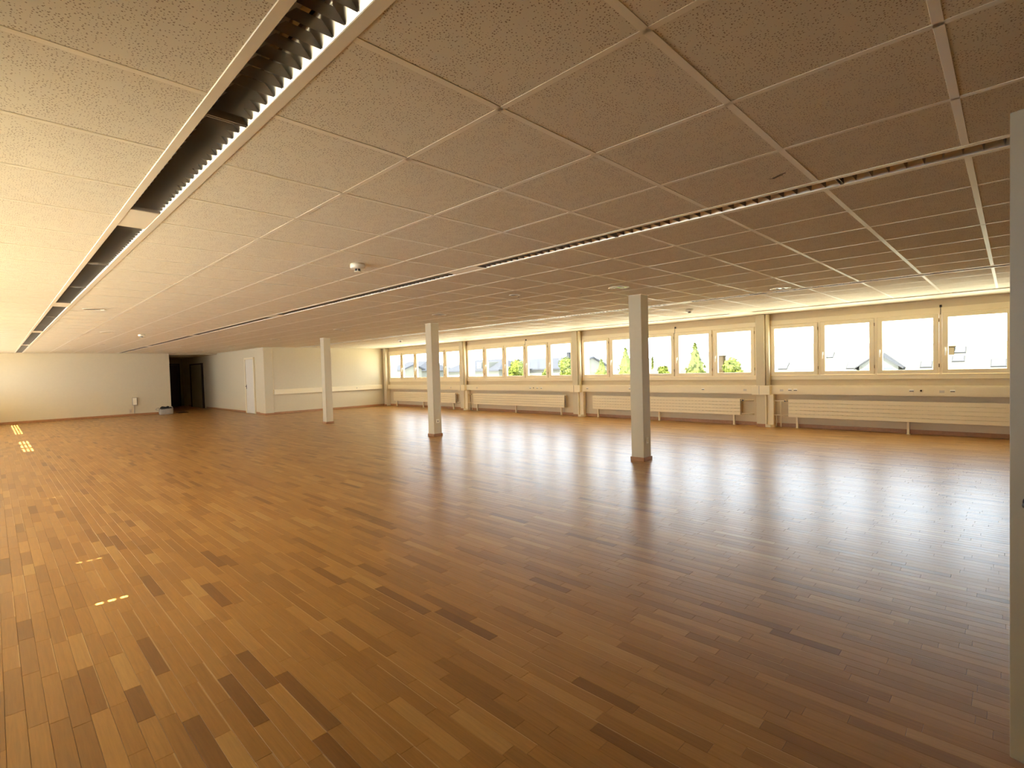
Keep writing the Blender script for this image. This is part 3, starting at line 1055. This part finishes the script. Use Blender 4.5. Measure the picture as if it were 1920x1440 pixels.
mt_ = MB().bbox(-0.30, 0.30, -0.16, 0.16, 0.0, 0.02, 0.004).build('floor_mat', M_BLACK, None, (-23.65, 5.28, 0.0))
tag(mt_, 'small black mat lying at the mouth of the corridor', 'mat')

# ---- open door at the right edge
DA = math.atan2(-0.353, 0.936)
dr = empty('door_4', (-0.006, 2.357, 0), DA)
struct(dr, 'open grey-beige door leaf with a black lever handle', 'door')
leaf = MB().bbox(0.0, 1.06, 0.0, 0.042, 0.008, 2.152, 0.002).build('leaf', mat('grey_beige_door_paint', (0.40, 0.35, 0.245), 0.5, noise=0.03, scale=6), dr)
hm = MB().lathe([(0.026, -0.010), (0.026, -0.0003)], (0.062, 0, 0.885), 20, 'y')
hm.tube([(0.062, -0.008, 0.885), (0.062, -0.055, 0.885), (0.075, -0.060, 0.885), (0.19, -0.060, 0.885)], [0.011, 0.011, 0.012, 0.010], 10)
hm.build('handle', M_BLACK, leaf)
fm = MB()
fm.bbox(XB - 0.06, XB, 0.90, 0.965, 0, 2.22, 0.003)
fm.bbox(XB - 0.06, XB, 1.985, 2.05, 0, 2.22, 0.003)
fm.bbox(XB - 0.06, XB, 0.965, 1.985, 2.165, 2.22, 0.003)
struct(fm.build('trim_1', M_WHITE), 'white casing of the doorway behind the open door', 'door frame')

# ================================================================== CEILING FITTINGS
def downlight(x, y, rad, label, group, lit):
    o = empty('downlight', (x, y, H))
    tag(o, label, 'downlight', group)
    MB().lathe([(rad * 0.90, -0.001), (rad, -0.001), (rad * 1.01, -0.006), (rad * 0.88, -0.008), (rad * 0.86, 0.0)], (0, 0, 0), 28, cap0=False, cap1=False).build('trim_ring', M_RAIL, o)
    MB().lathe([(rad * 0.87, 0.001), (rad * 0.86, -0.0022), (rad * 0.84, -0.0026), (rad * 0.05, -0.0026)], (0, 0, 0), 28, cap0=False).build('reflector', M_LENS, o)
    for s in (-1, 1):
        MB().bbox(s * rad * 0.28 - 0.012, s * rad * 0.28 + 0.012, -rad * 0.55, rad * 0.55, -0.0052, -0.0038, 0.0004).build('lamp_tube', M_GREY, o)
    return o


for x, y, t_ in ((-3.58, 5.64, 'right above the first column'), (-7.26, 5.61, 'above the middle column'), (-10.86, 5.55, 'above the third column'),
                 (-14.43, 5.50, 'before the narrow white door'), (-18.1, 5.51, 'over the corner pillar'), (-21.15, 5.38, 'at the corridor mouth')):
    downlight(x, y, 0.13, 'round recessed downlight ' + t_, 'downlights past the columns', True)
downlight(-2.27, 7.62, 0.13, 'round recessed downlight near the louvre row by the windows', None, True)
downlight(-9.15, 1.05, 0.13, 'round recessed downlight beside the louvre row by the bare wall', None, True)
for x, y, t_ in ((-13.4, 1.72, 'beside the smoke detector near the bare far wall'), (-18.0, 2.2, 'between a smoke detector and the bare far wall'),
                 (-20.9, 1.7, 'closest to the bare far wall'), (-19.06, 4.2, 'before the dark corridor mouth'), (-19.36, 6.30, 'over the narrow white door')):
    downlight(x, y, 0.11, 'small round recessed downlight ' + t_, 'small downlights near the far wall', True)
dl = downlight(-4.806, 5.0, 0.075, 'small white ceiling rosette beside a dark scratch', None, True)


def detector(x, y, label):
    o = empty('smoke_detector', (x, y, H))
    tag(o, label, 'smoke detector', 'smoke detectors')
    MB().lathe([(0.062, -0.0005), (0.066, -0.012), (0.066, -0.036), (0.058, -0.044), (0.034, -0.046)], (0, 0, 0), 28).build('base', M_RAIL, o)
    MB().lathe([(0.028, -0.0465), (0.028, -0.066)], (0, 0, 0), 18).build('chamber', M_BLACK, o)
    MB().lathe([(0.031, -0.0665), (0.031, -0.071), (0.02, -0.074)], (0, 0, 0), 18).build('cap', M_RAIL, o)
    for k in range(6):
        t = math.pi / 3 * k
        MB().box(-0.0025, 0.0025, 0.0275, 0.0305, -0.067, -0.046).build('rib', M_RAIL, o, None, t)


detector(-4.28, 2.39, 'white smoke detector standing alone between the two louvre rows')
detector(-13.8, 2.38, 'white smoke detector near the bare far wall')
detector(-4.22, 9.0, 'white smoke detector near the first column by the windows')
detector(-13.5, 8.9, 'white smoke detector near the end wall')
# scratches and a cable hole in the tiles
def scratch(pts, r=0.0025):
    MB().tube([(x, y, H + 0.0015) for x, y in pts], r, 5).build('scratch', M_CRACK, ceiling)


scratch([(-0.935, 3.035), (-0.91, 3.02), (-0.885, 3.005), (-0.86, 2.998)], 0.003)
scratch([(-0.95, 3.03), (-0.93, 3.045), (-0.905, 3.03), (-0.88, 3.018)], 0.002)
scratch([(-4.98, 5.22), (-4.93, 5.21), (-4.88, 5.16)], 0.004)
MB().lathe([(0.016, 0.0005), (0.016, 0.0018)], (-4.18, 5.65, H), 12).build('cable_hole', M_BLACK, ceiling)

# ================================================================== OUTSIDE
gm = MB().box(-420, 160, YR + 6, 520, -9.5, -9.0)  # unseen ground, coloured pale to bounce sunlight up onto the ceiling
struct(gm.build('ground', M_BOUNCE), 'unseen ground far below the windows, made pale to bounce light', 'ground')
# rolling hill on the horizon
hm = MB()
nx = 60
for i in range(nx + 1):
    x = -420 + 520 * i / nx
    top = 5.5 + 2.0 * math.sin(i * 0.35) + 1.2 * math.sin(i * 0.9 + 1)
    for j, (y, f_) in enumerate(((170, 0.0), (200, 0.8), (230, 1.0), (300, 1.05))):
        hm.v.append((x, y, -9 + (9 + top) * f_))
for i in range(nx):
    for j in range(3):
        a = i * 4 + j
        hm.f.append((a, a + 4, a + 5, a + 1)); hm.sm.append(True)
struct(hm.build('hill', M_HILL), 'hazy wooded hill on the horizon', 'hill')


def house(name, label, x0, x1, y0, y1, ez, rz, roof_mat, hip=0.0, group=None, wall_mat=M_PLASTER):
    """gabled house, ridge along x"""
    o = empty(name, ((x0 + x1) / 2, (y0 + y1) / 2, -9))
    tag(o, label, 'house', group)
    hx, hy = (x1 - x0) / 2, (y1 - y0) / 2
    e, r = ez + 9, rz + 9
    wb_ = MB().box(-hx, hx, -hy, hy, 0, e - 0.02)
    if hip == 0:
        for s in (-1, 1):
            xa, xb = sorted((s * hx, s * (hx - 0.25)))
            wb_.prism([(-hy, e - 0.02), (hy, e - 0.02), (0, r - 0.12)], 'x', xa, xb)
    wb_.build('house_wall', wall_mat, o)
    ov = 0.4
    k = (r - e) / hy
    rm = MB()
    for s in (-1, 1):
        a = [(-hx - ov, s * (hy + ov), e - k * ov), (hx + ov, s * (hy + ov), e - k * ov), (hx + ov - hip, 0, r), (-hx - ov + hip, 0, r)]
        b = [(p[0], p[1], p[2] - 0.18) for p in a]
        n = len(rm.v); rm.v += a + b
        for f in ((0, 1, 2, 3), (7, 6, 5, 4), (0, 4, 5, 1), (1, 5, 6, 2), (2, 6, 7, 3), (3, 7, 4, 0)):
            rm.f.append(tuple(n + i for i in f)); rm.sm.append(False)
    if hip:
        for s in (-1, 1):
            n = len(rm.v)
            rm.v += [(s * (hx + ov), -hy - ov, e - k * ov), (s * (hx + ov), hy + ov, e - k * ov), (s * (hx + ov - hip), 0, r)]
            rm.f.append((n, n + 1, n + 2)); rm.sm.append(False)
    rm.build('roof', roof_mat, o)
    return o


def house_windows(o, face_y, zs, xs, w_=0.9, h_=1.2):
    for z in zs:
        for x in xs:
            f = MB().bbox(x - w_ / 2 - 0.08, x + w_ / 2 + 0.08, face_y - 0.04, face_y, z - 0.08, z + h_ + 0.08, 0.01).build('house_window', M_WHITE, o)
            MB().box(x - w_ / 2, x + w_ / 2, face_y - 0.05, face_y - 0.0405, z, z + h_).build('house_pane', M_WINDARK, f)


def chimney(o, x, y, z0, z1, w_, mt=M_BROWNW):
    MB().bbox(x - w_ / 2, x + w_ / 2, y - w_ / 2, y + w_ / 2, z0, z1, 0.02).bbox(x - w_ / 2 - 0.06, x + w_ / 2 + 0.06, y - w_ / 2 - 0.06, y + w_ / 2 + 0.06, z1, z1 + 0.08, 0.01).build('chimney', mt, o)


# long sunlit roof with skylights
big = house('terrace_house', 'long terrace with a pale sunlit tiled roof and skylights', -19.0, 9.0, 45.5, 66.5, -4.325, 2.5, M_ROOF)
bx, by = -5.0, 56.0
k = (2.5 + 4.325) / 10.5
ang = math.atan(k)
for (x, y, w_, h_) in ((-15.7, 53.5, 0.78, 1.1), (-12.1, 54.9, 0.55, 0.9), (-9.8, 53.4, 1.4, 1.1), (-8.85, 53.3, 0.5, 0.9), (-4.98, 53.3, 0.78, 0.9), (-3.02, 55.0, 0.78, 0.9), (-3.05, 53.9, 0.78, 0.8), (-0.72, 53.3, 0.9, 1.0)):
    lx, ly = x - bx, y - by
    z = 2.5 + 9 - k * (by - y)
    sk_ = MB().bbox(-w_ / 2, w_ / 2, -h_ / 2, h_ / 2, 0.0, 0.09, 0.01).build('skylight', M_ZINC, big, (lx, ly, z))
    sk_.rotation_euler = (ang, 0, 0)
    MB().box(-w_ / 2 + 0.08, w_ / 2 - 0.08, -h_ / 2 + 0.10, h_ / 2 - 0.10, 0.091, 0.10).build('skylight_pane', M_PLASTER, sk_)
chimney(big, -3.65 - bx, 54.8 - by, 2.5 + 9 - k * 2.0, 2.15 + 9, 0.62)
# gabled dormer
dx, dy = -8.0, 53.2
dm = MB()
dw, dz0, dz1, dz2 = 1.35, -0.8 + 9, 0.75 + 9, 1.75 + 9
dm.prism([(dx - bx - dw, dz0), (dx - bx + dw, dz0), (dx - bx + dw, dz1), (dx - bx, dz2), (dx - bx - dw, dz1)], 'y', dy - by - 1.2, dy - by + 1.6)
dorm = dm.build('dormer', M_PLASTER, big)
rm = MB()
for s in (-1, 1):
    a = [(dx - bx, dz2 + 0.12), (dx - bx + s * (dw + 0.35), dz1 - 0.14), (dx - bx + s * (dw + 0.35), dz1 - 0.26), (dx - bx, dz2 + 0.0)]
    rm.prism(a, 'y', dy - by - 1.5, dy - by + 1.7)
rm.build('dormer_roof', M_ZINC, dorm)
for x in (-0.55, 0.55):
    MB().bbox(dx - bx + x - 0.42, dx - bx + x + 0.42, dy - by - 1.25, dy - by - 1.2005, dz0 + 0.3, dz1 - 0.15, 0.01).build('dormer_window', M_WINDARK, dorm)
# other houses
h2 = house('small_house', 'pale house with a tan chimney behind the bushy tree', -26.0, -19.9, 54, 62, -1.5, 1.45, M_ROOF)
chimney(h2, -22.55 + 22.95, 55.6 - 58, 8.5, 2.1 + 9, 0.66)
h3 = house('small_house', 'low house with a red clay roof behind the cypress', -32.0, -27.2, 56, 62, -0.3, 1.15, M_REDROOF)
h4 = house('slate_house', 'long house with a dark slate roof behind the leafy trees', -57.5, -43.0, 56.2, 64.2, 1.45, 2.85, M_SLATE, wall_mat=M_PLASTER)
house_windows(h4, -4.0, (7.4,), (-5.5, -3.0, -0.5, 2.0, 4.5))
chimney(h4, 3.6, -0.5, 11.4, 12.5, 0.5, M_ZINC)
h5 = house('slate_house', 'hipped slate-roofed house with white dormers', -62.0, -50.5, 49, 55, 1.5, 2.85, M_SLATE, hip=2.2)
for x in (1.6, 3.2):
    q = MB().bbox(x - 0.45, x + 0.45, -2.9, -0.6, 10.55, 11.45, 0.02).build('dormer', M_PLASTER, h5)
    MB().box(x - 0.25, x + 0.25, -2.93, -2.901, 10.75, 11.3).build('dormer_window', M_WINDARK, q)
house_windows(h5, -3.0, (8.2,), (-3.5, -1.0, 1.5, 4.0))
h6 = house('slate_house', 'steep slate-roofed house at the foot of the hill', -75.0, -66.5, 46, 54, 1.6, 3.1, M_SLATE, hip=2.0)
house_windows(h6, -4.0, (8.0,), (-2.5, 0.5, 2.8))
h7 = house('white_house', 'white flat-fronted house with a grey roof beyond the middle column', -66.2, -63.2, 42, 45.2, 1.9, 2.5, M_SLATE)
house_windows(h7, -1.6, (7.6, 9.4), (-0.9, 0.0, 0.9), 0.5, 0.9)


def conifer(x, y, top, slope, label, seed, dens=1.0):
    rg = random.Random(seed)
    o = empty('conifer_tree', (x, y, -9))
    tag(o, label, 'tree', 'trees beyond the windows')
    Ht = top + 9
    MB().tube([(0, 0, 0), (0, 0, Ht * 0.5), (0, 0, Ht)], [0.24, 0.14, 0.02], 8).build('trunk', M_BARK, o)
    cr = MB()
    z = Ht
    while z > 2.2:
        z -= rg.uniform(0.10, 0.2) / dens
        rad = max(0.10, min(2.6, slope * (Ht - z))) * rg.uniform(0.75, 1.1)
        for b_ in range(int(7 + 5 * dens)):
            t = rg.uniform(0, 2 * math.pi)
            L_ = rad * rg.uniform(0.55, 1.1)
            nseg = max(2, int(L_ / 0.16))
            for s in range(nseg):
                f_ = (s + rg.random()) / nseg
                px_, py_ = math.cos(t) * L_ * f_, math.sin(t) * L_ * f_
                pz = z - 0.25 * L_ * f_ + 0.12 * f_ * f_ * L_
                q = Vector((rg.gauss(0, 1), rg.gauss(0, 1), rg.gauss(0, 0.8))).normalized()
                e1 = q.orthogonal().normalized() * rg.uniform(0.06, 0.12)
                e2 = q.cross(e1).normalized() * rg.uniform(0.10, 0.20)
                p = Vector((px_, py_, pz))
                cr.quad(tuple(p - e1 - e2), tuple(p + e1 - e2), tuple(p + e1 * 0.4 + e2), tuple(p - e1 * 0.4 + e2))
    nz, ns = 26, 14
    n0 = len(cr.v)
    for i in range(nz + 1):
        zz = 2.2 + (Ht - 0.15 - 2.2) * i / nz
        rr = min(2.3, slope * (Ht - zz)) * 0.72
        for k in range(ns):
            t = 2 * math.pi * k / ns
            q = rr * rg.uniform(0.75, 1.1)
            cr.v.append((math.cos(t) * q, math.sin(t) * q, zz + rg.uniform(-0.08, 0.08)))
    for i in range(nz):
        for k in range(ns):
            j = (k + 1) % ns
            cr.f.append((n0 + i * ns + k, n0 + i * ns + j, n0 + (i + 1) * ns + j, n0 + (i + 1) * ns + k)); cr.sm.append(False)
    cr.build('crown', M_NEEDLE, o)


def broadleaf(x, y, top, half, label, seed):
    rg = random.Random(seed)
    o = empty('leafy_tree', (x, y, -9))
    tag(o, label, 'tree', 'trees beyond the windows')
    Ht = top + 9
    MB().tube([(0, 0, 0), (0.1, 0, Ht * 0.4), (0, 0, Ht * 0.8)], [0.22, 0.16, 0.05], 8).build('trunk', M_BARK, o)
    cr = MB()
    blobs = [(0, 0, Ht - half * 0.75, half * 0.75)]
    for _ in range(11):
        t = rg.uniform(0, 2 * math.pi); rr = half * rg.uniform(0.3, 0.75)
        blobs.append((math.cos(t) * rr, math.sin(t) * rr, Ht - half * rg.uniform(0.9, 3.2), half * rg.uniform(0.38, 0.6)))
    for (bx_, by_, bz, br) in blobs:
        n0, nu, nw = len(cr.v), 10, 7
        for i in range(nw + 1):
            ph = math.pi * i / nw
            for k in range(nu):
                t = 2 * math.pi * k / nu
                q = br * 0.86 * rg.uniform(0.82, 1.0)
                cr.v.append((bx_ + q * math.sin(ph) * math.cos(t), by_ + q * math.sin(ph) * math.sin(t), bz + q * math.cos(ph)))
        for i in range(nw):
            for k in range(nu):
                j = (k + 1) % nu
                cr.f.append((n0 + i * nu + k, n0 + i * nu + j, n0 + (i + 1) * nu + j, n0 + (i + 1) * nu + k)); cr.sm.append(False)
        for _ in range(int(330 * br)):
            u = Vector((rg.gauss(0, 1), rg.gauss(0, 1), rg.gauss(0, 1))).normalized()
            p = Vector((bx_, by_, bz)) + u * br * rg.uniform(0.7, 1.05)
            a = Vector((rg.gauss(0, 1), rg.gauss(0, 1), rg.gauss(0, 1))).normalized()
            q = (u + a * 0.8).normalized()
            e1 = q.orthogonal().normalized() * rg.uniform(0.08, 0.15)
            e2 = q.cross(e1).normalized() * rg.uniform(0.08, 0.15)
            cr.quad(tuple(p - e1 - e2 * 0.4), tuple(p + e1 * 0.2 - e2), tuple(p + e1 + e2 * 0.4), tuple(p - e1 * 0.2 + e2))
    cr.build('crown', M_LEAF, o)


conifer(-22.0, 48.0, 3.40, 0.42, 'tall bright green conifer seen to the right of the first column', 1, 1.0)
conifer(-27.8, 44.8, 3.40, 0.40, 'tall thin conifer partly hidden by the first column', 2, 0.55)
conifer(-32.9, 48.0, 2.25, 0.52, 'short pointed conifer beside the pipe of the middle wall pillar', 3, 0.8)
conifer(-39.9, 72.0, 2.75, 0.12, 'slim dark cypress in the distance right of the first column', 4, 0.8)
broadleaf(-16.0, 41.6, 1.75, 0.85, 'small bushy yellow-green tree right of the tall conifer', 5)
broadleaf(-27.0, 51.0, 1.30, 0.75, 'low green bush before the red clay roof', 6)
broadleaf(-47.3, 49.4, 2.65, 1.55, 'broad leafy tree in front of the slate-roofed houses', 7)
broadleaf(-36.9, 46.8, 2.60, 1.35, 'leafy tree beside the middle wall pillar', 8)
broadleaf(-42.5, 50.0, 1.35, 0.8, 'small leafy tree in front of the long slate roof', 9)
